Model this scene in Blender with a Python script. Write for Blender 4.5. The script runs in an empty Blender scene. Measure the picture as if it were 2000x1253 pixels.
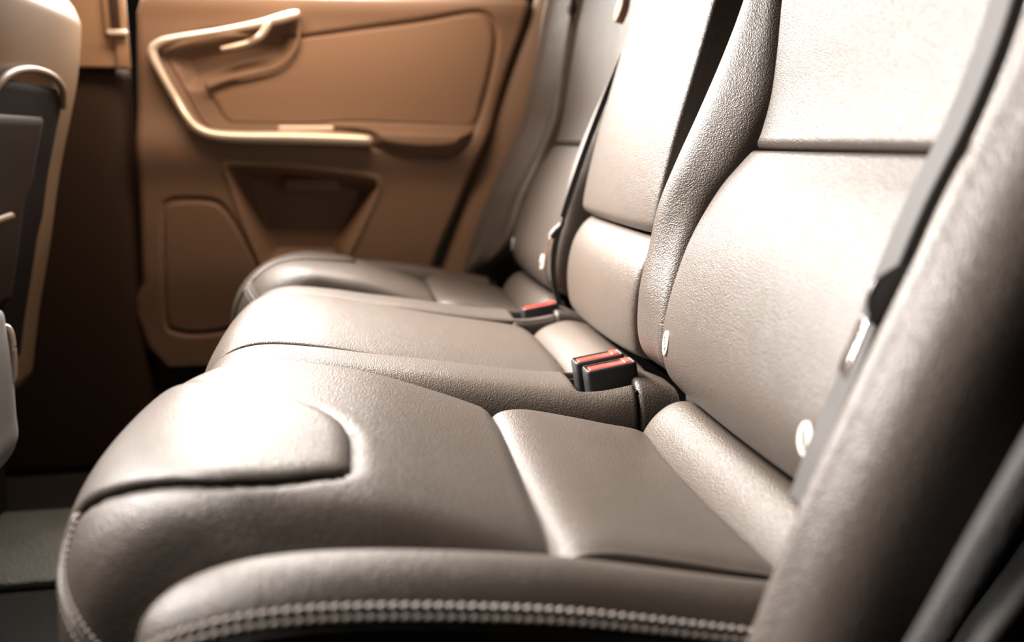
import bpy, bmesh, math, random
import numpy as np
from mathutils import Vector, Matrix

# ------------------------------------------------------------------ camera, sky, lights
W, H, F = 2000, 1253, 1700.0
TH = math.atan(351 / F)
PS = math.atan(300 * math.cos(TH) / F)
CAM = np.array([0, 0, .62])
FW = np.array([math.sin(PS) * math.cos(TH), math.cos(PS) * math.cos(TH), -math.sin(TH)])
RT = np.array([math.cos(PS), -math.sin(PS), 0.])
UP = np.cross(RT, FW)
sc = bpy.context.scene
COL = sc.collection

cd = bpy.data.cameras.new('camera')
cam = bpy.data.objects.new('camera', cd); COL.objects.link(cam)
cd.sensor_width = 36; cd.lens = F / W * 36; cd.clip_start = .01
cam.matrix_world = Matrix(((RT[0], UP[0], -FW[0], CAM[0]), (RT[1], UP[1], -FW[1], CAM[1]), (RT[2], UP[2], -FW[2], CAM[2]), (0, 0, 0, 1)))
cd.dof.use_dof = True; cd.dof.focus_distance = .80; cd.dof.aperture_fstop = 3.0
sc.camera = cam

w = bpy.data.worlds.new('world'); sc.world = w; w.use_nodes = True
w.node_tree.nodes['Background'].inputs[0].default_value = (1, .86, .72, 1)
w.node_tree.nodes['Background'].inputs[1].default_value = .005

def area(name, loc, target, size, power, color, spread=180, sy=None):
    l = bpy.data.lights.new(name, 'AREA'); l.energy = power; l.color = color
    l.shape = 'RECTANGLE'; l.size = size; l.size_y = sy or size; l.spread = math.radians(spread)
    o = bpy.data.objects.new(name, l); COL.objects.link(o); o.location = loc
    o.rotation_euler = (Vector(target) - Vector(loc)).to_track_quat('-Z', 'Y').to_euler()
    return o
area('far_window_daylight', (-.26, 1.86, 1.18), (-.12, .99, .45), .56, 21, (1, .92, .85), 118, .42)
area('sunroof_daylight', (-.70, 1.06, 1.50), (-.08, .92, .44), .70, 10.5, (1, .92, .85), 44, .30)
area('far_front_daylight', (-.78, 1.50, 1.50), (.12, 1.08, .66), .30, 6.5, (1, .93, .87), 30)
area('windscreen_daylight', (-1.35, 1.35, 1.35), (.22, .24, .66), .40, 8, (1, .94, .90), 26)
area('added_warm_door_fill', (-.10, 1.43, 1.07), (-.10, 1.68, .80), .60, 3.4, (1, .71, .50), 140, .12)  # added warm lamp inside the cabin, stands in for lens glow on the door
sc.view_settings.view_transform = 'Standard'; sc.view_settings.look = 'None'
sc.view_settings.gamma = 1; sc.view_settings.use_curve_mapping = False
sc.view_settings.exposure = 0.0

# ------------------------------------------------------------------ helpers
def at(px, py, Y):
    r = FW + RT * (px - 1000) / F - UP * (py - 626.5) / F
    return CAM + r * (Y / r[1])

def smooth(a, b, x):
    t = np.clip((x - a) / (b - a), 0, 1); return t * t * (3 - 2 * t)

def cr(pts, n, closed=False):
    """Catmull-Rom through pts (k,d) -> n samples, uniform in parameter"""
    p = np.asarray(pts, float); k = len(p)
    if closed: q = np.vstack([p[-1:], p, p[:2]]); m = k
    else: q = np.vstack([2 * p[0] - p[1], p, 2 * p[-1] - p[-2]]); m = k - 1
    t = np.linspace(0, m, n, endpoint=not closed)
    i = np.minimum(t.astype(int), m - 1); f = (t - i)[:, None]
    a, b, c, d = q[i], q[i + 1], q[i + 2], q[i + 3]
    return .5 * (2 * b + (c - a) * f + (2 * a - 5 * b + 4 * c - d) * f ** 2 + (3 * b - a - 3 * c + d) * f ** 3)

def resample(p, n, closed=False):
    q = np.vstack([p, p[:1]]) if closed else p
    s = np.concatenate([[0], np.cumsum(np.linalg.norm(np.diff(q, axis=0), axis=1))])
    t = np.linspace(0, s[-1], n, endpoint=not closed)
    return np.stack([np.interp(t, s, q[:, j]) for j in range(q.shape[1])], 1)

def crnet(net, nu, nv):
    a = np.asarray(net, float)                      # (m,k,3)
    m, k = a.shape[:2]
    b = cr(a.reshape(m, -1), nu).reshape(nu, k, 3).transpose(1, 0, 2)
    return cr(b.reshape(k, -1), nv).reshape(nv, nu, 3).transpose(1, 0, 2)

def normals(P):
    du = np.gradient(P, axis=0); dv = np.gradient(P, axis=1)
    n = np.cross(du, dv); return n / (np.linalg.norm(n, axis=2, keepdims=True) + 1e-12)

def link_mesh(name, verts, faces, mat, parent=None, smooth_shade=True, fix=True):
    loc = np.array(parent_loc(parent))
    me = bpy.data.meshes.new(name)
    me.from_pydata([tuple(x) for x in (np.asarray(verts, float) - loc)], [], [tuple(f) for f in faces])
    if fix:
        bm = bmesh.new(); bm.from_mesh(me)
        bmesh.ops.recalc_face_normals(bm, faces=bm.faces); bm.to_mesh(me); bm.free()
    if smooth_shade:
        me.polygons.foreach_set('use_smooth', [True] * len(me.polygons))
    me.materials.append(mat)
    o = bpy.data.objects.new(name, me); COL.objects.link(o)
    if parent: o.parent = parent
    return o

def parent_loc(p):
    l = Vector((0, 0, 0))
    while p: l = l + p.location; p = p.parent
    return l

def mir(P, m):
    P = np.array(P, float)
    if m: P[..., 1] = 2.0 - P[..., 1]
    return P

def shell(name, P, mat, parent=None, thick=.02, r=(.008, .008, .008, .008), face=None, m=False, depth=None):
    """closed padded panel from a point grid; r = rounding radius at u0,u1,v0,v1 edges; face = direction the padded side looks"""
    n = normals(P)
    if face is not None and (n.reshape(-1, 3).mean(0) @ np.array(face)) < 0: n = -n
    lu = np.concatenate([np.zeros((1, P.shape[1])), np.cumsum(np.linalg.norm(np.diff(P, axis=0), axis=2), 0)], 0)
    lv = np.concatenate([np.zeros((P.shape[0], 1)), np.cumsum(np.linalg.norm(np.diff(P, axis=1), axis=2), 1)], 1)
    off = np.zeros(P.shape[:2])
    for t, rr in ((lu, r[0]), (lu[-1:] - lu, r[1]), (lv, r[2]), (lv[:, -1:] - lv, r[3])):
        if rr > 0:
            q = np.clip(1 - t / rr, 0, 1)
            off = np.maximum(off, rr * (1 - np.sqrt(np.maximum(0, 1 - q * q))))
    T = P - n * np.minimum(off, thick * .9)[..., None]
    B = P - n * thick
    return grid_solid(name, mir(T, m), mir(B, m), mat, parent)

def edge_grid(nu, nv, ku=3.0):
    """parameter samples denser near both ends"""
    def f(n):
        t = np.linspace(-1, 1, n); return .5 + .5 * np.tanh(1.6 * t) / np.tanh(1.6)
    return f(nu), f(nv)

def dense(P, nu, nv):
    """resample grid so that rows crowd toward the edges (for crisp roundings)"""
    a, b = edge_grid(nu, nv)
    m, k = P.shape[:2]
    fu, fv = a * (m - 1), b * (k - 1)
    iu = np.minimum(fu.astype(int), m - 2); iv = np.minimum(fv.astype(int), k - 2)
    tu = (fu - iu)[:, None, None]; tv = (fv - iv)[None, :, None]
    P00 = P[iu][:, iv]; P10 = P[iu + 1][:, iv]; P01 = P[iu][:, iv + 1]; P11 = P[iu + 1][:, iv + 1]
    return (P00 * (1 - tu) + P10 * tu) * (1 - tv) + (P01 * (1 - tu) + P11 * tu) * tv

def grid_solid(name, T, B, mat, parent=None):
    nu, nv = T.shape[:2]; N = nu * nv
    V = np.vstack([T.reshape(-1, 3), B.reshape(-1, 3)])
    I = np.arange(N).reshape(nu, nv)
    q = np.stack([I[:-1, :-1], I[1:, :-1], I[1:, 1:], I[:-1, 1:]], -1).reshape(-1, 4)
    f = [tuple(x) for x in q] + [tuple(x[::-1] + N) for x in q]
    loop = list(I[:, 0]) + list(I[-1, 1:]) + list(I[::-1, -1][1:]) + list(I[0, ::-1][1:-1])
    for a, b in zip(loop, loop[1:] + loop[:1]): f.append((a, b, b + N, a + N))
    return link_mesh(name, V, f, mat, parent)

def ring_solid(name, T, B, mat, parent=None):
    """closed cushion from concentric rings (front T, back B)"""
    nr, k = T.shape[:2]; N = nr * k; fs = []
    for i in range(nr - 1):
        for j in range(k):
            j2 = (j + 1) % k; q = (i * k + j, i * k + j2, (i + 1) * k + j2, (i + 1) * k + j)
            fs.append(q); fs.append(tuple(N + a for a in q[::-1]))
    fs.append(tuple(range(k))); fs.append(tuple(N + j for j in range(k))[::-1])
    for j in range(k):
        a, b = (nr - 1) * k + j, (nr - 1) * k + (j + 1) % k; fs.append((a, b, b + N, a + N))
    return link_mesh(name, np.vstack([T.reshape(-1, 3), B.reshape(-1, 3)]), fs, mat, parent)

def tube_data(path, rad, nseg=10, flat=1.0, updir=(0, 0, 1)):
    """sweep of an ellipse along path; rad scalar or per point; flat squashes along the second axis"""
    p = np.asarray(path, float); n = len(p); rad = np.broadcast_to(rad, (n,))
    t = np.gradient(p, axis=0); t /= np.linalg.norm(t, axis=1, keepdims=True) + 1e-12
    u = np.array(updir, float); V = []; 
    for i in range(n):
        a = u - t[i] * (u @ t[i]); a /= np.linalg.norm(a) + 1e-12; b = np.cross(t[i], a)
        for k in range(nseg):
            th = 2 * math.pi * k / nseg
            V.append(p[i] + rad[i] * (a * math.cos(th) + b * math.sin(th) * flat))
    Fs = []
    for i in range(n - 1):
        for k in range(nseg):
            k2 = (k + 1) % nseg
            Fs.append((i * nseg + k, i * nseg + k2, (i + 1) * nseg + k2, (i + 1) * nseg + k))
    Fs.append(tuple(range(nseg))[::-1]); Fs.append(tuple((n - 1) * nseg + k for k in range(nseg)))
    return V, Fs

def tube(name, path, rad, mat, parent=None, nseg=10, flat=1.0, updir=(0, 0, 1), m=False):
    V, f = tube_data(mir(path, m), rad, nseg, flat, updir)
    return link_mesh(name, V, f, mat, parent)

def join_data(parts):
    V, Fs = [], []
    for v, f in parts:
        o = len(V); V += [tuple(x) for x in v]; Fs += [tuple(i + o for i in g) for g in f]
    return V, Fs

def box(name, lo, hi, mat, parent=None, bev=.004, xf=None, seg=3):
    bm = bmesh.new(); bmesh.ops.create_cube(bm, size=1)
    lo, hi = np.array(lo, float), np.array(hi, float)
    for v in bm.verts: v.co = Vector((lo + hi) / 2 + np.array(v.co) * (hi - lo))
    if bev: bmesh.ops.bevel(bm, geom=bm.edges[:], offset=bev, segments=seg, affect='EDGES', profile=.5)
    if xf is not None: bmesh.ops.transform(bm, matrix=xf, verts=bm.verts)
    V = [tuple(v.co) for v in bm.verts]; f = [[v.index for v in g.verts] for g in bm.faces]; bm.free()
    return link_mesh(name, V, f, mat, parent)

def plate(name, outline, normal, thick, mat, parent=None, bev=.003, n=60, spline=True):
    """flat rounded plate from a closed outline of 3D points"""
    c = resample(cr(outline, 300, True), n, True) if spline else np.asarray(outline, float)
    nn = np.array(normal, float); nn /= np.linalg.norm(nn)
    ctr = c.mean(0)
    def inset(d):
        out = []
        k = len(c)
        for i in range(k):
            tg = c[(i + 1) % k] - c[i - 1]; tg /= np.linalg.norm(tg) + 1e-12
            s = np.cross(nn, tg)
            if s @ (ctr - c[i]) < 0: s = -s
            out.append(c[i] + s * d)
        return np.array(out)
    rings = [c - nn * thick, c - nn * bev]
    for a in (30, 60, 90):
        th = math.radians(a); rings.append(inset(bev * (1 - math.cos(th))) - nn * bev * (1 - math.sin(th)))
    V = np.vstack(rings); k = len(c); fs = []
    for r_ in range(len(rings) - 1):
        for i in range(k):
            j = (i + 1) % k; fs.append((r_ * k + i, r_ * k + j, (r_ + 1) * k + j, (r_ + 1) * k + i))
    fs.append(tuple(range(k))[::-1]); fs.append(tuple((len(rings) - 1) * k + i for i in range(k)))
    return link_mesh(name, V, fs, mat, parent)

def thing(name, loc, label, cat, group=None):
    o = bpy.data.objects.new(name, None); COL.objects.link(o); o.location = loc; o.empty_display_size = .05
    o['label'] = label; o['category'] = cat
    if group: o['group'] = group
    return o

def struct(o):
    o['kind'] = 'structure'; return o

# ------------------------------------------------------------------ materials
def mat(name, col, rough=.5, metal=0., spec=.5, bump=None, var=0., coat=0., sheen=0.):
    m_ = bpy.data.materials.new(name); m_.use_nodes = True
    nt = m_.node_tree; b = nt.nodes['Principled BSDF']
    b.inputs['Base Color'].default_value = (*col, 1); b.inputs['Roughness'].default_value = rough
    b.inputs['Metallic'].default_value = metal; b.inputs['Specular IOR Level'].default_value = spec
    if coat: b.inputs['Coat Weight'].default_value = coat
    if sheen: b.inputs['Sheen Weight'].default_value = sheen
    tc = nt.nodes.new('ShaderNodeTexCoord')
    if var:
        nz = nt.nodes.new('ShaderNodeTexNoise'); nz.inputs['Scale'].default_value = 9; nz.inputs['Detail'].default_value = 5
        mx = nt.nodes.new('ShaderNodeMix'); mx.data_type = 'RGBA'
        mx.inputs[6].default_value = (*[c * (1 - var) for c in col], 1); mx.inputs[7].default_value = (*[min(1, c * (1 + var)) for c in col], 1)
        nt.links.new(tc.outputs['Object'], nz.inputs['Vector']); nt.links.new(nz.outputs['Fac'], mx.inputs[0])
        nt.links.new(mx.outputs[2], b.inputs['Base Color'])
    if bump:
        kind, scale, strength, dist = bump
        if kind == 'leather':
            v = nt.nodes.new('ShaderNodeTexVoronoi'); v.feature = 'SMOOTH_F1'; v.inputs['Scale'].default_value = scale
            n1 = nt.nodes.new('ShaderNodeTexNoise'); n1.inputs['Scale'].default_value = scale * .35; n1.inputs['Detail'].default_value = 2
            n2 = nt.nodes.new('ShaderNodeTexNoise'); n2.inputs['Scale'].default_value = 14; n2.inputs['Detail'].default_value = 3
            dis = nt.nodes.new('ShaderNodeVectorMath'); dis.operation = 'MULTIPLY_ADD'
            dis.inputs[1].default_value = (.0016,) * 3
            nt.links.new(n1.outputs['Color'], dis.inputs[0]); nt.links.new(tc.outputs['Object'], dis.inputs[2])
            nt.links.new(tc.outputs['Object'], n1.inputs['Vector']); nt.links.new(tc.outputs['Object'], n2.inputs['Vector'])
            nt.links.new(dis.outputs[0], v.inputs['Vector'])
            b1 = nt.nodes.new('ShaderNodeBump'); b1.inputs['Strength'].default_value = strength; b1.inputs['Distance'].default_value = dist
            b2 = nt.nodes.new('ShaderNodeBump'); b2.inputs['Strength'].default_value = .25; b2.inputs['Distance'].default_value = .006
            nt.links.new(v.outputs['Distance'], b1.inputs['Height']); nt.links.new(n2.outputs['Fac'], b2.inputs['Height'])
            nt.links.new(b2.outputs[0], b1.inputs['Normal']); nt.links.new(b1.outputs[0], b.inputs['Normal'])
        else:
            nz = nt.nodes.new('ShaderNodeTexNoise'); nz.inputs['Scale'].default_value = scale; nz.inputs['Detail'].default_value = 4
            nt.links.new(tc.outputs['Object'], nz.inputs['Vector'])
            b1 = nt.nodes.new('ShaderNodeBump'); b1.inputs['Strength'].default_value = strength; b1.inputs['Distance'].default_value = dist
            nt.links.new(nz.outputs['Fac'], b1.inputs['Height']); nt.links.new(b1.outputs[0], b.inputs['Normal'])
    return m_

LEATHER = mat('brown_black_leather', (.056, .043, .034), .46, bump=('leather', 820, .50, .0011), var=.06)
LEATHER_IN = mat('fine_grain_leather', (.056, .043, .034), .44, bump=('leather', 980, .46, .0010), var=.06)
CORE = mat('dark_trim', (.012, .011, .010), .8)
STITCH = mat('grey_stitch_thread', (.30, .265, .235), .7)
BLACK = mat('black_plastic', (.010, .010, .010), .52, bump=('noise', 900, .1, .0005))
RED = mat('red_plastic', (.52, .032, .02), .3)
GRIP = mat('glossy_black_plastic', (.03, .029, .028), .30)
STEEL = mat('polished_steel', (.62, .60, .58), .22, 1.0)
WEB = mat('belt_webbing', (.035, .032, .030), .7, bump=('noise', 1500, .4, .0006))
TAG = mat('white_tag', (.50, .48, .45), .6)
TAGINK = mat('grey_tag_print', (.34, .33, .32), .5)
DOOR = mat('brown_door_plastic', (.19, .118, .076), .55, bump=('noise', 700, .12, .0006), var=.04)
DOORIN = mat('brown_door_leather', (.225, .138, .086), .6, bump=('noise', 500, .1, .0006))
SATIN = mat('satin_silver_trim', (.85, .75, .64), .36, .4)
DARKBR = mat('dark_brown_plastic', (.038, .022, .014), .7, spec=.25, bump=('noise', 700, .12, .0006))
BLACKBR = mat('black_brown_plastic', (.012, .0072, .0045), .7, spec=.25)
PILLAR = mat('tan_pillar_plastic', (.32, .20, .12), .6)
FSEAT = mat('tan_front_leather', (.26, .17, .10), .5, bump=('noise', 350, .1, .0008))
GREYP = mat('grey_console_plastic', (.30, .285, .27), .5)
CARPET = mat('dark_carpet', (.035, .034, .031), .95, bump=('noise', 380, 1.0, .006), var=.3)
SUNPATCH = mat('painted_sun_carpet', (.29, .30, .275), .95, bump=('noise', 230, 1.0, .012), var=.4)  # sunlight on the carpet, put into the colour as lighter grey

# ------------------------------------------------------------------ outboard seat cushions
def prof_shift(x, c): return smooth(-.02, -.17, x) * c

def make_cushion(m, label):
    cy = 1.4 if m else .6
    root = thing('outboard_seat_cushion', (.03, cy, 0), label, 'seat cushion', 'outer rear seat cushions')
    # --- front booster pad
    prof = np.array([(.118, .352), (.112, .372), (.103, .386), (.088, .394), (.05, .409), (0, .426), (-.05, .436), (-.10, .441), (-.138, .435),
                     (-.168, .416), (-.188, .388), (-.197, .350), (-.196, .30), (-.188, .24), (-.18, .17)])
    vy = [.445, .455, .475, .51, .575, .64, .70, .735, .752, .757]
    dz = [-.052, -.034, -.013, -.0045, -.001, .002, .003, .0, -.010, -.035]
    xs = [.075, .055, .03, .012, .0, .0, .008, .03, .055, .075]
    net = [[(x + prof_shift(x, s), y, z + d * (1 if z > .33 else max(.0, (z - .2) / .13))) for y, d, s in zip(vy, dz, xs)] for x, z in prof]
    pad = crnet(net, 140, 120)
    pn = normals(pad)
    if pn.reshape(-1, 3).mean(0)[2] < 0: pn = -pn
    def pad_at(sv, yv, g):
        """point (or normal) of the pad at profile station sv and lateral place yv"""
        out = np.zeros(sv.shape + (3,))
        fs = np.clip(sv, 0, 1) * 139; a = np.minimum(fs.astype(int), 138); f = fs - a
        for k in range(len(sv)):
            row = pad[a[k]] * (1 - f[k]) + pad[a[k] + 1] * f[k]; gr = g[a[k]] * (1 - f[k]) + g[a[k] + 1] * f[k]
            for c in range(3): out[k, c] = np.interp(yv[k], row[:, 1], gr[:, c])
        return out
    # outline of the tongue-shaped inset: (station, lateral)
    ol = np.array([(.3735, .522), (.3735, .5145), (.377, .5075), (.386, .5025), (.40, .498), (.432, .4895), (.47, .485), (.51, .485), (.568, .495), (.619, .511), (.683, .535), (.76, .542), (.84, .535), (.93, .525),
                   (.93, .60), (.93, .67), (.84, .69), (.70, .70), (.64, .695), (.59, .681), (.532, .656), (.482, .639), (.439, .622), (.41, .609), (.390, .594), (.379, .578), (.374, .558)])
    ol = resample(cr(ol * np.array([.62, 1]), 500, True), 150, True) / np.array([.62, 1])
    O3 = pad_at(ol[:, 0], ol[:, 1], pad)
    dist = np.full(pad.shape[:2], 1e9)
    for q in O3: dist = np.minimum(dist, ((pad - q) ** 2).sum(-1))
    pad2 = pad - pn * (.0040 * np.exp(-dist / .0050 ** 2))[..., None]
    shell('booster_pad', pad2, LEATHER, root, .02, (.004, 0, 0, 0), (0, 0, 1), m)
    ctr = np.array([.62, .600]); rings = np.concatenate([np.linspace(.02, .84, 22), np.linspace(.87, 1.0, 14)])
    T, Nn = [], []
    for r_ in rings:
        q = ctr + (ol - ctr) * r_
        e = np.clip((r_ - .90) / .10, 0, 1)
        T.append(pad_at(q[:, 0], q[:, 1], pad)); Nn.append(pad_at(q[:, 0], q[:, 1], pn) * (.0052 * math.sqrt(max(0, 1 - e ** 2.2)) - .0022))
    T = np.array(T) + np.array(Nn)
    B = T - np.array([[list(n_ / (np.linalg.norm(n_) + 1e-9)) for n_ in pad_at((ctr + (ol - ctr) * r_)[:, 0], (ctr + (ol - ctr) * r_)[:, 1], pn)] for r_ in rings]) * .006
    ring_solid('front_inset', mir(T, m), mir(B, m), LEATHER_IN, root)
    # --- seat insert
    ins = [(.098, .350), (.104, .372), (.113, .384), (.135, .386), (.17, .379), (.21, .369), (.244, .360), (.256, .345)]
    vy2 = [.455, .475, .52, .59, .66, .70, .728, .742]
    d2 = [-.002, 0, -.002, -.004, -.003, 0, .001, -.007]
    net = [[(x + (.012 if y > .735 and i < 4 else 0) - (.012 if y > .735 and i > 5 else 0), y, z + d) for y, d in zip(vy2, d2)] for i, (x, z) in enumerate(ins)]
    shell('seat_insert', dense(crnet(net, 80, 60), 80, 60), LEATHER_IN, root, .02, (.003, .003, 0, .006), (0, 0, 1), m)
    # --- rear roll
    rr_ = [(.243, .340), (.249, .360), (.259, .376), (.273, .387), (.288, .389), (.303, .381)]
    vy3 = [.468, .49, .55, .63, .69, .722, .738, .744]
    sq = [1, 1, 1, 1, 1, .98, .80, .45]
    net = [[(.285 + (x - .285) * (.6 + .4 * q), y, .345 + (z - .345) * q) for y, q in zip(vy3, sq)] for x, z in rr_]
    shell('rear_roll', dense(crnet(net, 50, 60), 50, 60), LEATHER, root, .015, (.002, .002, 0, .004), (-.5, 0, 1), m)
    # --- outer side bolster
    bx = [(-.118, .380, .30), (-.108, .394, .55), (-.09, .405, .85), (-.06, .412, 1), (-.02, .413, 1), (.03, .409, 1), (.09, .401, 1), (.14, .391, 1), (.19, .380, 1), (.228, .372, 1)]
    sec = [(.462, -.075), (.454, -.045), (.446, -.020), (.436, -.005), (.421, .0005), (.407, -.002), (.396, -.0085), (.389, -.0165)]
    net = [[(x, .42 + (y - .42) * (.55 + .45 * q), z + dz_ ) for y, dz_ in sec] for x, z, q in bx]
    shell('side_bolster', dense(crnet(net, 90, 50), 90, 50), LEATHER, root, .012, (.008, 0, 0, .004), (0, -.3, 1), m)
    sec = [(.389, -.018), (.3845, -.03), (.383, -.07), (.386, -.13), (.392, -.2)]
    net = [[(x, .42 + (y - .42) * (.55 + .45 * q), z + dz_ - .002) for y, dz_ in sec] for x, z, q in bx]
    shell('side_skirt', crnet(net, 70, 24), LEATHER, root, .010, (.004, 0, .003, 0), (0, -1, 0), m)
    # stitches on the bolster seam: twin rows of short threads
    line = cr([(x - .002, .42 + (.387 - .42) * (.55 + .45 * q), z - .0140) for x, z, q in bx], 400)
    line = resample(line, 66)
    parts = []
    for row, (dy, dzz) in enumerate(((.0030, .0018), (-.0004, -.0024))):
        for a, b in zip(line[:-1], line[1:]):
            o = np.array([0, dy, dzz]); p0, p1 = a + (b - a) * .12 + o, a + (b - a) * .88 + o
            mid = (p0 + p1) / 2 + np.array([0, -.0004, .0007])
            parts.append(tube_data(mir(np.array([p0, mid, p1]), m), [.0012, .0019, .0012], 8))
    V, f = join_data(parts); o = link_mesh('seam_stitching', V, f, STITCH, root); o['label'] = 'pale twin row of stitching along the bolster'
    tube('piping', cr([(x - .001, .42 + (.3878 - .42) * (.55 + .45 * q), z - .0165) for x, z, q in bx], 90), .0022, LEATHER, root, 8, m=m)
    # stitched seams running off the inset round the two front corners
    for path in ([(.690, .535), (.716, .522), (.736, .505), (.748, .480), (.754, .459)], [(.655, .698), (.672, .715), (.692, .735), (.715, .752)]):
        q = cr(np.array(path), 60); a = resample(pad_at(q[:, 0], q[:, 1], pad), 60); nn = pad_at(q[:, 0], q[:, 1], pn); nn /= np.linalg.norm(nn, axis=1, keepdims=True)
        tube('piping', a + nn * .0010, .0024, LEATHER, root, 8, updir=(.3, .2, 1), m=m)
        tg = np.gradient(a, axis=0); sd = np.cross(tg, nn); sd /= np.linalg.norm(sd, axis=1, keepdims=True); parts = []
        for off in (-.0062, .0062):
            st = a + sd * off + nn * .0006; st = resample(st, 24)
            for p, q2 in zip(st[:-1], st[1:]):
                parts.append(tube_data(mir(np.array([p + (q2 - p) * .12, p + (q2 - p) * .5 + nn[0] * .0005, p + (q2 - p) * .85]), m), [.0008, .0012, .0008], 6, updir=(.3, .2, 1)))
        V, f = join_data(parts); link_mesh('seam_stitching', V, f, STITCH, root)
    # foam base under the covers
    y0, y1 = (.40, .745) if not m else (1.255, 1.60)
    box('cushion_base', (-.165, y0, .165), (.30, y1, .335), CORE, root, .015)
    return root

make_cushion(False, 'nearest outer rear seat cushion, dark leather with a tongue-shaped front inset, in the foreground')
make_cushion(True, 'farthest outer rear seat cushion, dark leather, by the brown door panel')

# ------------------------------------------------------------------ middle cushion
def mid_cushion():
    root = thing('middle_seat_cushion', (.03, 1.0, 0), 'raised narrow middle seat cushion in dark leather, brightly lit in front', 'seat cushion')
    prof = [(.218, .345), (.2135, .366), (.203, .376), (.18, .382), (.10, .396), (.04, .408), (0, .416), (-.05, .426), (-.10, .431), (-.132, .424),
            (-.154, .402), (-.166, .372), (-.170, .32), (-.166, .25), (-.16, .17)]
    vy = [.860, .875, .91, .96, 1.0, 1.04, 1.09, 1.125, 1.140]
    dz = [-.004, 0, .005, .008, .009, .008, .005, 0, -.004]
    xs = [.003, .001, 0, 0, 0, 0, 0, .001, .003]
    net = [[(x + prof_shift(x, s), y, z + (d if z > .3 else 0)) for y, d, s in zip(vy, dz, xs)] for x, z in prof]
    shell('top_panel', dense(crnet(net, 130, 80), 130, 80), LEATHER_IN, root, .02, (.006, 0, .003, .003), (0, 0, 1))
    bx = [(-.152, .17, 0), (-.158, .25, 0), (-.163, .32, 0), (-.161, .372, .45), (-.149, .402, .8), (-.128, .419, 1), (-.095, .4255, 1), (-.045, .4205, 1), (.0, .413, 1), (.06, .404, 1), (.12, .394, 1), (.17, .387, 1), (.205, .386, 1), (.235, .388, 1), (.258, .390, 1)]
    sec = [(.8625, -.0045), (.858, -.0005), (.848, .002), (.832, .003), (.815, .003), (.800, .002), (.789, -.002), (.780, -.010), (.7735, -.023), (.770, -.042), (.768, -.070), (.767, -.11)]
    for mm in (False, True):
        net = []
        for x, z, q in bx:
            net.append([(x + (.863 - y) * .30 * (1 - q), y, z + d * max(q, .0)) for y, d in sec])
        G = crnet(net, 150, 110)
        # pocket in which the buckles stand
        gx, gy = G[..., 0], G[..., 1]
        pk = smooth(.199, .2085, gx) * (1 - smooth(.264, .270, gx)) * smooth(.789, .7985, gy) * (1 - smooth(.852, .858, gy))
        soft = np.exp(-((gx - .225) / .03) ** 2) * smooth(.765, .79, gy)
        G[..., 2] -= .062 * pk + .003 * soft * (1 - pk)
        shell('side_bolster', G, LEATHER, root, .008, (0, .004, .0022, 0), (0, -.5, 1), mm)
        gx = [(.2595, .391), (.270, .3895), (.284, .3855), (.304, .377)]
        gsec = [(.858, -.03), (.852, -.004), (.838, .001), (.815, .001), (.797, .0), (.785, -.007), (.776, -.020), (.771, -.040), (.768, -.075)]
        net = [[(x, y, z + d) for y, d in gsec] for x, z in gx]
        shell('corner_gusset', dense(crnet(net, 30, 40), 30, 40), LEATHER, root, .008, (.005, 0, 0, 0), (0, -.5, 1), mm)
    rl = [(.216, .340), (.222, .360), (.234, .374), (.252, .382), (.272, .385), (.298, .379)]
    vy3 = [.862, .868, .885, .93, 1.0, 1.07, 1.115, 1.132, 1.138]
    q3 = [.55, .82, .97, 1.02, 1.04, 1.02, .97, .82, .55]
    net = [[(x + .004 * (1 - q), y, .345 + (z - .345) * q) for y, q in zip(vy3, q3)] for x, z in rl]
    shell('rear_roll', dense(crnet(net, 50, 60), 50, 60), LEATHER_IN, root, .015, (.002, .002, .003, .003), (-.5, 0, 1))
    box('cushion_base', (-.13, .80, .165), (.26, 1.2, .335), CORE, root, .015)
mid_cushion()

# ------------------------------------------------------------------ outboard backrests
ZP = np.array([.385, .395, .41, .44, .48, .53, .575, .603, .615, .68, .76, .85, .95, 1.03, 1.06])
XP = np.array([.315, .285, .271, .264, .275, .295, .318, .335, .345, .360, .374, .392, .42, .45, .50])
def bx_(z): return np.interp(z, ZP, XP)
YIN_Z = [.385, .43, .461, .487, .524, .552, .588, .615, .654, .70, .75, .85, 1.06]
YIN = [.742, .745, .752, .762, .768, .769, .762, .744, .748, .758, .772, .79, .79]
YOUT_Z = [.385, .46, .51, .59, .615, .69, .77, .9, 1.06]
YOUT = [.452, .448, .446, .436, .440, .435, .425, .415, .41]

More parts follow.
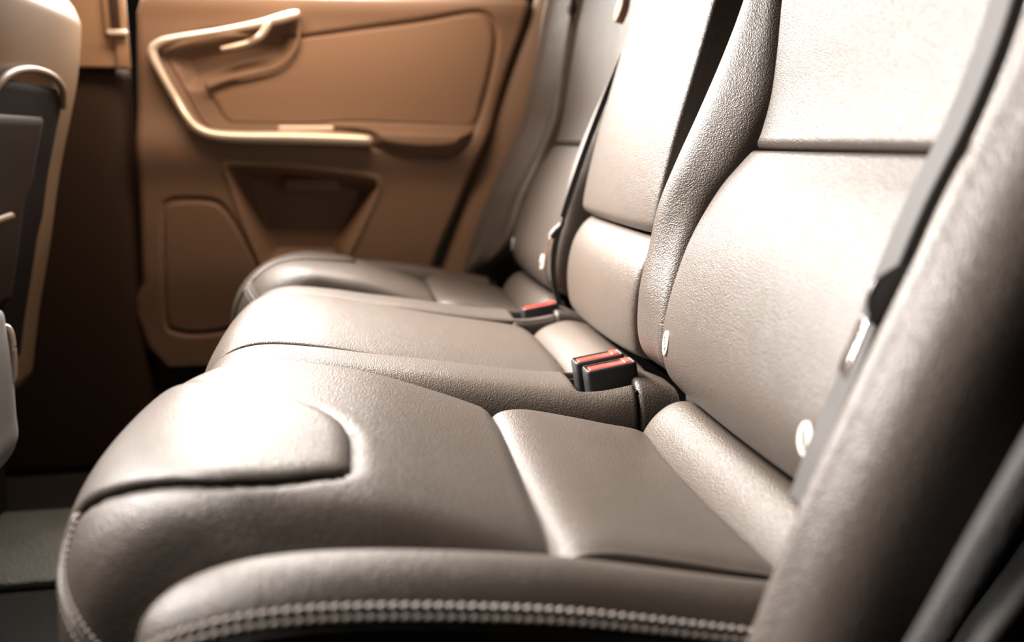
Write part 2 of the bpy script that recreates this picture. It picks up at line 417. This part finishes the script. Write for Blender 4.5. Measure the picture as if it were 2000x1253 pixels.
def make_backrest(m, label):
    root = thing('outboard_seatback', (.38, 1.4 if m else .6, .3), label, 'backrest', 'outer rear backrests')
    def panel(name, zs, xs, lab, puff=.006, r=.007):
        rows = []
        for z, x in zip(zs, xs):
            a, b = np.interp(z, YOUT_Z, YOUT), np.interp(z, YIN_Z, YIN)
            rows.append([(x - puff * math.sin(math.pi * t) ** .6 * (1 if True else 0), a + (b - a) * t, z) for t in np.linspace(0, 1, 9)])
        G = crnet(rows, 100, 90)
        shell(name, dense(G, 100, 90), LEATHER_IN, root, .02, (r, r, r, r), (-1, 0, .3), m)
        return G
    lo_grid = panel('lower_panel', [.392, .402, .42, .445, .48, .53, .575, .600, .6145], [.300, .280, .270, .2685, .2785, .2985, .322, .338, .3475], '')
    panel('upper_panel', [.6155, .630, .66, .70, .76, .85, .95, 1.03], [.3465, .3525, .361, .3685, .379, .397, .425, .455], '', r=.009)
    # inner bolster between panel and armrest
    Z = [.392, .42, .47, .52, .56, .60, .65, .70, .75, .82, .92, 1.03]
    Yl = [.800, .812, .822, .826, .828, .828, .827, .826, .825, .824, .822, .82]
    PR = [.0, .006, .012, .020, .031, .041, .040, .028, .018, .012, .010, .010]
    rows = []
    for z, yl, pr in zip(Z, Yl, PR):
        yp = np.interp(z, YIN_Z, YIN); xp = np.interp(z, [.392, .402, .42, .445, .48, .53, .575, .6145, .66, .70, .76, .85, .95, 1.03], [.305, .285, .274, .271, .280, .300, .323, .349, .363, .370, .381, .399, .427, .457])
        yr = yp + (yl - yp) * .55
        rows.append([(xp + .016, yp - .004, z), (xp - pr * .15, yp + .003, z), (xp - pr * .62, yp + (yr - yp) * .5, z), (xp - pr * .98, yr, z), (xp - pr * .92, yr + (yl - yr) * .6, z),
                     (xp - pr * .55 + .006, yl - .002, z), (xp + .03, yl + .002, z), (xp + .09, yl, z)])
    shell('inner_bolster', crnet(rows, 110, 60), LEATHER, root, .008, (.008, .008, 0, 0), (-1, .3, .2), m)
    # outer bolster (towards the door)
    Z = [.34, .38, .44, .52, .593, .66, .75, .86, .96, 1.03]
    X = [.176, .187, .206, .238, .270, .299, .322, .342, .375, .415]
    rows = []
    for z, x in zip(Z, X):
        xp = bx_(max(z, .40)); yo = np.interp(z, YOUT_Z, YOUT)
        k = smooth(.395, .445, z)
        A_ = np.array([(xp + .015, yo + .006), (xp - .010, yo - .004), (x + (xp - x) * .76, .413), (x + (xp - x) * .51, .395), (x + (xp - x) * .26, .3805)])
        B_ = np.array([(x + .075, .381), (x + .045, .380), (x + .024, .379), (x + .012, .378), (x + .005, .3755)])
        rows.append([(*q, z) for q in B_ * (1 - k) + A_ * k] + [(x, .371, z), (x + .003, .359, z), (x + .012, .343, z), (x + .028, .330, z), (x + .055, .319, z), (x + .095, .312, z), (x + .15, .310, z), (x + .20, .312, z)])
    shell('outer_bolster', crnet(rows, 110, 80), LEATHER, root, .008, (.008, .008, 0, 0), (-1, -.5, .2), m)
    # round child-seat anchor tags
    for (y, z) in ((.471, .441), (.729, .442)):
        G = lo_grid; k = np.argmin((G[..., 1] - y) ** 2 + (G[..., 2] - z) ** 2); k = np.unravel_index(k, G.shape[:2])
        gn = normals(G)[k]; gn = gn if gn[0] < 0 else -gn
        c = G[k] + gn * .0012; nrm = gn; ax = np.cross(nrm, [0, 0, 1]); ax = -ax / np.linalg.norm(ax) if ax[1] < 0 else ax / np.linalg.norm(ax); az = np.cross(nrm, ax); az = az if az[2] > 0 else -az
        tt = np.linspace(0, 2 * math.pi, 28, endpoint=False)
        ring = np.array([c + ax * .0085 * math.cos(t) + az * .0115 * math.sin(t) for t in tt])
        o = plate('anchor_tag', mir(ring, m), nrm * (np.array([1, -1, 1]) if m else 1), .004, TAG, root, .0008, 28, False)
        o['label'] = 'round white child-seat anchor tag'
        # printed symbol: seat with a child figure
        def strip(pts, rad):
            P3 = np.array([c + nrm / np.linalg.norm(nrm) * .0006 + ax * (-a) * .001 + az * b * .001 for a, b in pts])
            return tube_data(mir(P3, m), rad, 6, updir=(-1, 0, 0))
        parts = [strip([(-3.2, 6.5), (-2.2, 1), (-1.2, -4), (3.5, -6)], [.0005] * 4), strip([(-.8, 3.6), (.2, -1.6), (3.0, -2.6), (4.2, -4.6)], [.0006] * 4), strip([(-1.1, 5.6), (-.4, 5.4)], [.0009] * 2)]
        V, f = join_data(parts); link_mesh('printed_symbol', V, f, TAGINK, o)
    # back shell
    rows = []
    for z in np.linspace(.35, 1.03, 12):
        x = bx_(max(z, .41)) + .045
        rows.append([(x, y, z) for y in (.36, .6, .80)])
    shell('back_shell', crnet(rows, 30, 10), CORE, root, .05, (0, 0, 0, 0), (-1, 0, 0), m)
    if m:
        o = plate('headrest_guide', [np.array([.372 - .012, 1.225 + .016 * math.cos(t), .800 + .018 * math.sin(t)]) + np.array([.25 * .018 * math.sin(t), 0, 0]) for t in np.linspace(0, 2 * math.pi, 24, endpoint=False)], (-1, 0, .25), .012, PILLAR, root, .003, 24, False)
    return root
make_backrest(False, 'nearest outer rear backrest, tall dark leather back with bolsters at right')
make_backrest(True, 'farthest outer rear backrest, dark leather, beside the brown door panel')

# ------------------------------------------------------------------ middle backrest with folded armrest
def mid_back():
    root = thing('middle_seatback', (.38, 1.0, .3), 'narrow middle backrest with folded-up leather armrest, glaring white at top', 'backrest')
    prof = [(.310, .388), (.288, .394), (.274, .404), (.2685, .43), (.269, .46), (.276, .49), (.289, .512), (.305, .523), (.33, .526)]
    vy = [.848, .853, .865, .92, 1.0, 1.08, 1.135, 1.147, 1.152]
    dx = [.035, .016, .004, -.003, -.005, -.003, .004, .016, .035]
    net = [[(x + d, y, z) for y, d in zip(vy, dx)] for x, z in prof]
    shell('lower_panel', dense(crnet(net, 80, 70), 80, 70), LEATHER_IN, root, .015, (.004, .004, .004, .004), (-1, 0, .3))
    # armrest lid: front skin curling under at the lower end
    prof = [(.345, .532), (.318, .526), (.300, .526), (.291, .533), (.2905, .545), (.297, .58), (.309, .63), (.323, .68), (.337, .73), (.356, .80), (.385, .90), (.40, .95), (.415, .965)]
    vy = [.846, .848, .853, .864, .92, 1.0, 1.08, 1.137, 1.147, 1.152, 1.154]
    dx = [.075, .035, .012, .003, -.002, -.003, -.002, .003, .012, .035, .075]
    net = [[(x + (d if i > 1 else d * .3), y, z) for y, d in zip(vy, dx)] for i, (x, z) in enumerate(prof)]
    shell('armrest', dense(crnet(net, 110, 80), 110, 80), LEATHER_IN, root, .012, (.002, .002, 0, 0), (-1, 0, .3))
    rows = [[(np.interp(z, [.385, .45, .6, 1.0], [.335, .335, .375, .47]), y, z) for y in (.845, 1.0, 1.155)] for z in np.linspace(.36, .99, 8)]
    shell('back_shell', crnet(rows, 20, 8), CORE, root, .05, (0, 0, 0, 0), (-1, 0, 0))
mid_back()

# ------------------------------------------------------------------ seat belt buckles
def buckle(y, label, x=.238, z=.403, tilt=-.16, yaw=0., L=.052, Wd=.0235):
    root = thing('belt_buckle', (x, y, .33), label, 'buckle', 'red-buttoned seat belt buckles')
    X = Matrix.Translation((x, y, z)) @ Matrix.Rotation(yaw, 4, 'Z') @ Matrix.Rotation(tilt, 4, 'Y')
    # housing with an open well on top
    bm = bmesh.new()
    hx, hy = L / 2, Wd / 2
    def ring(sx, sy, zz, r=.004, n=5, dy=0):
        pts = []
        for cx, cy_, a0 in ((sx - r, sy - r, 0), (-sx + r, sy - r, 90), (-sx + r, -sy + r, 180), (sx - r, -sy + r, 270)):
            for k in range(n):
                a = math.radians(a0 + 90 * k / (n - 1)); pts.append((cx + r * math.cos(a), cy_ + r * math.sin(a) + dy, zz))
        return [bm.verts.new(p) for p in pts]
    rings = [ring(hx - .003, hy - .001, -.055), ring(hx, hy, -.035), ring(hx, hy, -.003), ring(hx - .0006, hy - .0006, -.0008), ring(hx - .0014, hy - .0014, 0, .003), ring(hx - .0028, hy - .0024, -.0002, .002), ring(hx - .003, hy - .0026, -.007, .002)]
    for a, b in zip(rings[:-1], rings[1:]):
        for i in range(len(a)):
            j = (i + 1) % len(a); bm.faces.new((a[i], a[j], b[j], b[i]))
    bm.faces.new(rings[0][::-1]); bm.faces.new(rings[-1])
    bmesh.ops.transform(bm, matrix=X, verts=bm.verts)
    bm.verts.index_update()
    V = [tuple(v.co) for v in bm.verts]; f = [[v.index for v in g.verts] for g in bm.faces]; bm.free()
    link_mesh('housing', V, f, BLACK, root)
    o = box('release_button', (-hx + .0040, -hy + .0030, -.0065), (hx - .0040, hy - .0085, .0004), RED, root, .0012, X)
    o['label'] = 'red release button'
    o = box('button_lip', (hx - .0125, -hy + .0032, -.0062), (hx - .0040, hy - .0036, .0012), RED, root, .002, X)
    return root
buckle(.838, 'black belt buckle with red button, farther of the touching pair by the middle seat', x=.233, z=.405)
buckle(.8135, 'black belt buckle with red button, nearer of the touching pair by the middle seat', x=.2385, z=.4025)
buckle(1.172, 'single black belt buckle with red button on the far side of the middle cushion', x=.241, z=.3965)

# ------------------------------------------------------------------ seat belts
def ribbon(name, path, wdir, width, mat_, parent, thick=.0012, n=90, curl=None):
    p = resample(cr(path, 300), n); wd = np.broadcast_to(np.asarray(wdir, float), (len(path), 3))
    wd = cr(wd, n) if len(wd) > 2 else np.repeat(wd[:1], n, 0)
    wd = wd / np.linalg.norm(wd, axis=1, keepdims=True)
    if curl is None: g = np.stack([p + wd * width * t for t in np.linspace(-.5, .5, 13)], 1)
    else:
        c2 = np.array(curl, float); c2 /= np.linalg.norm(c2); prof = [np.zeros(3)]
        g = []
        for t in np.linspace(-.16, .50, 25):
            k = smooth(-.06, .06, t)                          # direction turns round the fold
            g.append((t, k))
        cols = [p.copy()]; 
        for (t0, k0), (t1, k1) in zip(g[:-1], g[1:]):
            d = -c2 * (1 - k0) + wd * k0; d = d / np.linalg.norm(d, axis=1, keepdims=True)
            cols.append(cols[-1] + d * width * (t1 - t0))
        mid = cols[6]; g = np.stack([c - (mid - p) for c in cols], 1)
    return shell(name, g, mat_, parent, thick, (0, 0, 0, 0))

def belt(kind):
    if kind == 'near':
        root = thing('seat_belt', (.28, .42, .3), 'blurred black seat belt hanging in front of the nearest backrest at right', 'seat belt', 'rear seat belts')
        path = [at(1568, 1000, .409), at(1604, 900, .410), at(1646, 800, .414), at(1692, 690, .414), at(1738, 560, .412), at(1806, 400, .411), at(1886, 240, .406), at(1958, 60, .397), at(2020, -150, .398)]
        ribbon('webbing', path, [(.12, 1, 0)] * 9, .040, WEB, root, curl=(.88, -.26, -.1))
        tp = np.array([.270, .425, .545]); s = 1.0
    else:
        root = thing('seat_belt', (.28, 1.19, .3), 'thin black seat belt hanging between the far and middle backrests', 'seat belt', 'rear seat belts')
        path = [at(1093, 596, 1.164), at(1083, 560, 1.164), at(1080, 520, 1.164), at(1086, 470, 1.164), at(1108, 395, 1.164), at(1140, 300, 1.164), at(1182, 190, 1.164), at(1232, 70, 1.164), at(1262, 0, 1.164), at(1292, -70, 1.164)]
        ribbon('webbing', path, [(1, .15, -.3)] * 4 + [(.9, .25, -.3)] * 3 + [(.8, .35, -.2)] * 3, .009, WEB, root)
        tp = np.array([.262, 1.185, .497]); s = .8
    # tongue: bent black grip with an open slot, plus a steel blade
    a = tp
    ang = [(0, 0), (.012, -.004), (.020, .012), (.028, .032)]
    if kind == 'near':
        out = [at(a, b, .402 + (1775 - a) * .00004) for a, b in ((1756, 512), (1770, 522), (1768, 556), (1744, 592), (1708, 628), (1692, 624), (1688, 582), (1702, 546), (1728, 526))]
        o = plate('tongue_grip', out, (-.75, -.55, .35), .009, GRIP, root, .003, 90)
        o['label'] = 'black plastic tongue with a slot for the webbing'
        blade = [at(1694, 620, .405), at(1674, 668, .405), at(1658, 704, .405), at(1648, 732, .405)]
    else:
        body = cr([at(1099, 425, 1.160), at(1095, 440, 1.160), at(1083, 452, 1.160), at(1075, 463, 1.160)], 40)
        tube('tongue_grip', body, np.interp(np.linspace(0, 1, 40), [0, .4, 1], [.0042, .0062, .0058]), BLACK, root, 14, .8, (0, 1, 0))
        blade = [at(1076, 462, 1.160), at(1071, 485, 1.160), at(1067, 500, 1.160), at(1065, 516, 1.160)]
    o = ribbon('tongue_blade', blade, (.28, 1, .1), .013 if kind == 'near' else .013, STEEL if kind == 'near' else mat('bronze_steel', (.55, .30, .17), .35, .9), root, .002, 24)
    o['label'] = 'metal latch blade'
belt('near'); belt('far')

# ------------------------------------------------------------------ far rear door
DY = 1.68
def dpt(px, py): p = at(px, py, DY); return p[0], p[2]
def poly2(pts, n=160): return resample(cr([dpt(*p) for p in pts], 400, True), n, True)
def sdf(poly, X, Z):
    """signed distance, negative inside"""
    d = np.full(X.shape, 1e9); ins = np.zeros(X.shape, bool); k = len(poly)
    for i in range(k):
        ax, az = poly[i]; bx, bz = poly[(i + 1) % k]
        ex, ez = bx - ax, bz - az; wx, wz = X - ax, Z - az
        t = np.clip((wx * ex + wz * ez) / (ex * ex + ez * ez + 1e-15), 0, 1)
        d = np.minimum(d, (wx - ex * t) ** 2 + (wz - ez * t) ** 2)
        c = ((az > Z) != (bz > Z)) & (X < (bx - ax) * (Z - az) / (bz - az + 1e-15) + ax)
        ins ^= c
    return np.where(ins, -1, 1) * np.sqrt(d)
INLAY = poly2([(330, 90), (420, 62), (560, 70), (585, 74), (700, 58), (820, 42), (920, 25), (955, 32), (969, 62), (966, 110), (945, 200), (918, 268), (885, 300), (830, 303), (770, 298), (738, 288), (600, 275), (440, 262), (395, 240), (360, 180), (325, 115)])
SHELF = poly2([(640, 246), (690, 240), (760, 243), (850, 247), (925, 252), (905, 285), (885, 298), (830, 302), (770, 297), (735, 286), (715, 262)])
POCKET = poly2([(447, 328), (470, 324), (560, 328), (650, 338), (725, 350), (737, 366), (730, 385), (705, 440), (680, 490), (665, 520), (560, 520), (520, 520), (500, 485), (475, 420), (455, 360)])
SPEAKER = poly2([(330, 392), (375, 388), (418, 392), (440, 408), (462, 440), (485, 480), (505, 530), (500, 600), (470, 640), (400, 655), (345, 652), (322, 630), (318, 520), (318, 420)])
CUP = poly2([(330, 100), (420, 75), (520, 55), (570, 55), (574, 80), (560, 115), (520, 135), (470, 148), (420, 165), (370, 175), (345, 140)])
def door():
    root = thing('car_door', (0, DY, 0), 'brown rear door inside panel with silver trim bar, behind the seats', 'car door')
    zs = np.linspace(.20, .885, 330)
    lz = [.20, .24, .30, .33, .36, .62, .80, .84, .862, .872, .885]
    lx = [-.38, -.41, -.425, -.42, -.406, -.392, -.378, -.375, -.366, -.352, -.34]
    rz = [.20, .411, .49, .644, .75, .83, .885]; rx = [.08, .149, .185, .252, .285, .315, .33]
    L = np.interp(zs, lz, lx); R = np.interp(zs, rz, rx)
    t = np.linspace(0, 1, 360)
    X = L[:, None] + (R - L)[:, None] * t[None, :]; Z = np.repeat(zs[:, None], 360, 1)
    h = .016 * np.exp(-((Z - .605) / .05) ** 2) - .010 * smooth(.40, .25, Z) - .03 * smooth(.862, .885, Z) ** 2 + .004 * np.exp(-((Z - .855) / .02) ** 2)
    e = np.minimum(X - L[:, None], R[:, None] - X); h -= .015 * (1 - np.sqrt(np.maximum(0, 1 - np.clip(1 - e / .015, 0, 1) ** 2)))
    si = sdf(INLAY, X, Z); h += -.008 * np.exp(-(si / .0045) ** 2) - .005 * smooth(.0, -.01, si)
    ss = sdf(SHELF, X, Z); h += .022 * smooth(.004, -.020, ss)
    sp = sdf(POCKET, X, Z); h += -.060 * smooth(.002, -.030, sp) + .003 * np.exp(-((sp - .004) / .006) ** 2)
    sk = sdf(SPEAKER, X, Z); h += -.004 * np.exp(-(sk / .0035) ** 2) - .003 * smooth(0, -.006, sk)
    scp = sdf(CUP, X, Z); h += -.022 * smooth(.004, -.028, scp)
    T = np.stack([X, DY - h, Z], -1); B = T.copy(); B[..., 1] = DY + .10
    grid_solid('door_panel', T, B, DOOR, root)
    # leather inlay skin
    def skin(name, poly, off, mat_, inset=.004, n=36, hf=None):
        ctr = poly.mean(0); P = []
        rings = np.concatenate([np.linspace(0, .9, 14), [.95, .98, 1.0]])
        V = []; 
        for r in rings:
            q = ctr + (poly - ctr) * r
            for x, z in q: V.append((x, z))
        V = np.array(V); hh = off(V[:, 0], V[:, 1]); k = len(poly); nr = len(rings)
        front = np.stack([V[:, 0], DY - hh, V[:, 1]], 1)
        front[-k:, 1] += .004
        back = front.copy(); back[:, 1] = front[:, 1] + .006
        Fs = []
        N = len(V)
        for i in range(nr - 1):
            for j in range(k):
                j2 = (j + 1) % k; Fs.append((i * k + j, i * k + j2, (i + 1) * k + j2, (i + 1) * k + j)); Fs.append(tuple(N + a for a in Fs[-1][::-1]))
        for j in range(k):
            j2 = (j + 1) % k; a, b = (nr - 1) * k + j, (nr - 1) * k + j2; Fs.append((a, b, b + N, a + N))
        return link_mesh(name, np.vstack([front, back]), Fs, mat_, root)
    def hup(x, z): return .016 * np.exp(-((z - .605) / .05) ** 2) * .3 + .0005 + 0 * x
    UP_ = poly2([(582, 78), (700, 62), (820, 46), (918, 30), (950, 36), (964, 62), (961, 110), (941, 195), (922, 244), (850, 243), (760, 239), (690, 236), (600, 240), (470, 240), (440, 235), (420, 200), (400, 160), (470, 156), (545, 138), (572, 112)])
    skin('leather_inlay', UP_, hup, DOORIN)
    skin('speaker_cover', poly2([(334, 397), (375, 393), (416, 397), (436, 412), (458, 443), (481, 483), (500, 531), (495, 598), (466, 635), (400, 650), (348, 647), (327, 628), (323, 520), (323, 423)]), lambda x, z: .0 * x - .0015 - .010 * smooth(.40, .25, z), DOOR)
    # silver trim bar, a C from the handle round to the armrest
    pts = [(586, 28, 6), (574, 32, 11), (545, 40, 11), (500, 50, 8), (430, 63, 7), (350, 76, 8), (318, 84, 9), (303, 97, 10), (306, 118, 11), (325, 155, 10), (350, 198, 10), (373, 232, 10), (392, 252, 12), (425, 264, 13), (480, 268, 14), (560, 269, 15), (640, 271, 15), (712, 274, 14), (728, 276, 6)]
    path = np.array([(dpt(a, b)[0], DY - .016 - (.010 if b > 200 else .0), dpt(a, b)[1]) for a, b, c in pts])
    path = cr(path, 140); rad = cr(np.array([[c] for _, _, c in pts]), 140)[:, 0] * .001
    V, f = tube_data(path, rad, 16, .75, (0, -1, 0)); V = np.array(V)
    link_mesh('trim_bar', V, f, SATIN, root)
    # door handle in its cup
    hp = [(434, 97, 5), (460, 92, 7), (490, 84, 7), (505, 78, 8), (516, 68, 9), (526, 52, 9), (530, 40, 6)]
    path = cr([(dpt(a, b)[0], DY - .012 - .012 * (i > 2), dpt(a, b)[1]) for i, (a, b, c) in enumerate(hp)], 50); rad = cr(np.array([[c] for *_, c in hp]), 50)[:, 0] * .001
    tube('door_handle', path, rad, SATIN, root, 14, .7, (0, -1, 0))
    # cup rim ridge
    rim = cr([(dpt(a, b)[0], DY - .007, dpt(a, b)[1]) for a, b in [(585, 45), (583, 80), (572, 106), (545, 130), (500, 144), (450, 155), (405, 172)]], 60)
    tube('cup_rim', rim, .004, DOOR, root, 8, .8, (0, -1, 0))
    # window switch and pocket pad
    lo, hi = dpt(545, 257), dpt(652, 246)
    box('switch_plate', (lo[0], DY - .018, lo[1]), (hi[0], DY - .004, hi[1]), SATIN, root, .003)
    lo, hi = dpt(552, 378), dpt(664, 347)
    box('pocket_pad', (lo[0], DY + .020, lo[1]), (hi[0], DY + .06, hi[1]), DOOR, root, .008)
door()

# ------------------------------------------------------------------ pillars and side trim
def wallstrip(name, net, mat_, thick=.03, face=(0, -1, 0)):
    return struct(shell(name, crnet(net, 40, 24), mat_, None, thick, (0, 0, 0, 0), face))
def A(px, py, Y): return tuple(at(px, py, Y))
wallstrip('trim_1', [[(-.80, 1.665, z), (-.55, 1.665, z), (-.405, 1.665, z), (-.39, 1.685, z)] for z in (.745, .80, .9, .98)], PILLAR)
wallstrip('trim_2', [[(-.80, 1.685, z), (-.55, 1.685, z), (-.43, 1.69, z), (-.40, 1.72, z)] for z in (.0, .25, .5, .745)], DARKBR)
# rear quarter trim beside the far backrest
wallstrip('trim_3', [[(.085 + (z - .2) * .37, 1.705, z), (.105 + (z - .2) * .37, 1.690, z), (.20 + (z - .2) * .37, 1.665, z), (.42 + (z - .2) * .3, 1.64, z)] for z in (.10, .3, .5, .7, .95)], DOOR)
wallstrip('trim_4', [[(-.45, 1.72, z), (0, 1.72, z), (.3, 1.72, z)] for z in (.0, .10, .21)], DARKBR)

# front seat belt on the pillar
fb = thing('front_seat_belt', (-.40, 1.66, .70), 'front seat belt guide with bright metal end on the far pillar', 'seat belt guide')
a0, a1 = at(213, 62, 1.655), at(247, -60, 1.655)
box('guide_plate', (at(205, 70, 1.66)[0], 1.652, at(205, 70, 1.66)[2]), (at(250, 70, 1.66)[0], 1.668, .93), PILLAR, fb, .006)
box('webbing', (at(218, 62, 1.65)[0], 1.646, at(218, 62, 1.65)[2]), (at(236, 62, 1.65)[0], 1.655, .93), DARKBR, fb, .002)
box('metal_end', (at(210, 72, 1.65)[0], 1.640, at(210, 70, 1.65)[2]), (at(250, 60, 1.65)[0], 1.655, at(210, 58, 1.65)[2]), SATIN, fb, .004)
box('lower_webbing', (at(230, 130, 1.66)[0], 1.656, at(230, 132, 1.66)[2]), (at(247, 70, 1.66)[0], 1.664, at(230, 68, 1.66)[2]), PILLAR, fb, .002)

# ------------------------------------------------------------------ front seat (far side), seen from behind
def front_seat():
    root = thing('front_seatback', (-.55, 1.35, .0), 'tan front seat back with rear pocket, at the left edge of the frame', 'car seat')
    Z = [.25, .356, .463, .577, .70, .776, .802, .831, .87, .90]
    X = [-.54, -.518, -.491, -.465, -.430, -.416, -.417, -.433, -.48, -.54]
    net = []
    for z, x in zip(Z, X):
        net.append([(x - .13, 1.06, z), (x - .06, 1.065, z), (x - .005, 1.08, z), (x + .012, 1.16, z), (x + .014, 1.34, z), (x + .010, 1.44, z), (x + .002, 1.485, z), (x - .025, 1.512, z), (x - .08, 1.52, z), (x - .14, 1.51, z)])
    shell('seat_cover', crnet(net, 80, 80), FSEAT, root, .015, (0, 0, 0, 0), (1, 0, 0))
    def onback(y, z, off): return (np.interp(z, Z, X) + .012 + off, y, z)
    # hard back panel below an arched welt
    rows = []
    for z in np.linspace(.30, .695, 14):
        ym = 1.392 - .01 * (z < .5) - .035 * max(0, (z - .66) / .035) ** 2
        rows.append([onback(y, z, .006) for y in np.linspace(1.11 + .03 * max(0, (z - .66) / .035) ** 2, ym, 9)])
    shell('back_panel', crnet(rows, 60, 40), BLACKBR, root, .012, (.006,) * 4, (1, 0, 0))
    rows = [[onback(y, z, .011) for y in np.linspace(1.12, 1.315 - (z < .55) * .02, 9)] for z in np.linspace(.40, .652, 10)]
    shell('map_pocket', crnet(rows, 40, 30), DARKBR, root, .010, (.006,) * 4, (1, 0, 0))
    tube('pocket_piping', cr([onback(y, .520 + .05 * (y - 1.12), .018) for y in np.linspace(1.12, 1.225, 8)], 40), .005, FSEAT, root, 10)
    tube('arch_piping', cr([onback(1.10, .62, .008), onback(1.115, .66, .008), onback(1.16, .695, .008), onback(1.23, .709, .008), onback(1.31, .708, .008), onback(1.365, .694, .008), onback(1.392, .668, .006)], 70), .005, FSEAT, root, 10)
    box('seat_base', (-1.0, 1.10, .0), (-.60, 1.52, .28), CORE, root, .03)
front_seat()

# ------------------------------------------------------------------ centre console end
def console():
    root = thing('center_console', (-.5, .95, 0), 'grey plastic rear end of the centre console, at the lower left edge', 'console')
    out = [at(-60, 600, 1.05), at(5, 600, 1.05), at(20, 640, 1.05), at(30, 700, 1.05), at(38, 800, 1.05), at(40, 862, 1.05), at(0, 912, 1.05), at(-60, 925, 1.05)]
    out = np.array(out); prof = resample(cr(out, 200), 50)
    T = np.stack([prof + np.array([0, d, 0]) for d in np.linspace(-.17, .0, 12)], 1)
    shell('console_body', T, GREYP, root, .01, (0, 0, .004, .004), (1, 0, 0))
    box('side_panel', (-.62, .88, .235), (-.425, 1.045, .42), GREYP, root, .015)
    tube('vent_rim', cr([at(-20, 640, 1.045), at(2, 645, 1.045), at(10, 680, 1.045), at(12, 720, 1.045), at(8, 745, 1.045), at(-20, 762, 1.045)], 40) + np.array([.006, .006, 0]), .004, SATIN, root, 8)
    box('console_foot', (-.75, .90, .0), (-.50, 1.05, .24), GREYP, root, .02)
console()

# ------------------------------------------------------------------ floor, painted sun patch, near sill trim
def floor():
    xs = np.linspace(-1.1, .7, 40); ys = np.linspace(.2, 1.75, 40)
    T = np.stack([np.repeat(xs[:, None], 40, 1), np.repeat(ys[None], 40, 0), np.zeros((40, 40))], -1); B = T.copy(); B[..., 2] = -.03
    struct(grid_solid('floor', T, B, CARPET))
    o = box('painted_sun_patch', (-.80, 1.225, .001), (-.28, 1.485, .014), SUNPATCH, None, .005)  # thin lighter slab painted as the sunlit part of the carpet
    o['label'] = 'sun patch on the footwell carpet at lower left, painted as lighter grey'; o['category'] = 'painted sun patch'
floor()
p = [A(1780, 1253, .29), A(2000, 880, .29), A(1880, 1253, .29), A(2000, 1090, .29)]
def sill():
    e0 = np.array([A(1700, 1390, .262), A(1780, 1253, .262), A(1890, 1066, .262), A(2000, 880, .262), A(2110, 693, .262)])
    e1 = np.array([A(1815, 1380, .258), A(1882, 1253, .258), A(1945, 1165, .258), A(2000, 1088, .258), A(2110, 925, .258)])
    T = np.stack([e0, e0 * .5 + e1 * .5 + np.array([0, -.004, 0]), e1], 1)
    struct(shell('trim_5', crnet(T, 30, 16), mat('grey_arch_carpet', (.04, .035, .034), .95, bump=('noise', 420, 1, .005)), None, .012, (.003,) * 4, (0, -1, 0)))
    s = thing('door_seal', tuple(e1[2]), 'blurred rubber door seal at the lower right corner', 'door seal')
    tube('rubber_seal', cr(e1 + np.array([.004, -.004, 0]), 40), .006, mat('grey_rubber', (.075, .07, .066), .5), s, 12)
    T = np.stack([e1 + np.array([.008, .002, -.004]), e1 + np.array([.06, .0, -.03]), e1 + np.array([.14, -.01, -.08])], 1)
    struct(shell('trim_6', crnet(T, 30, 12), CORE, None, .012, (0,) * 4, (0, -1, 0)))
sill()
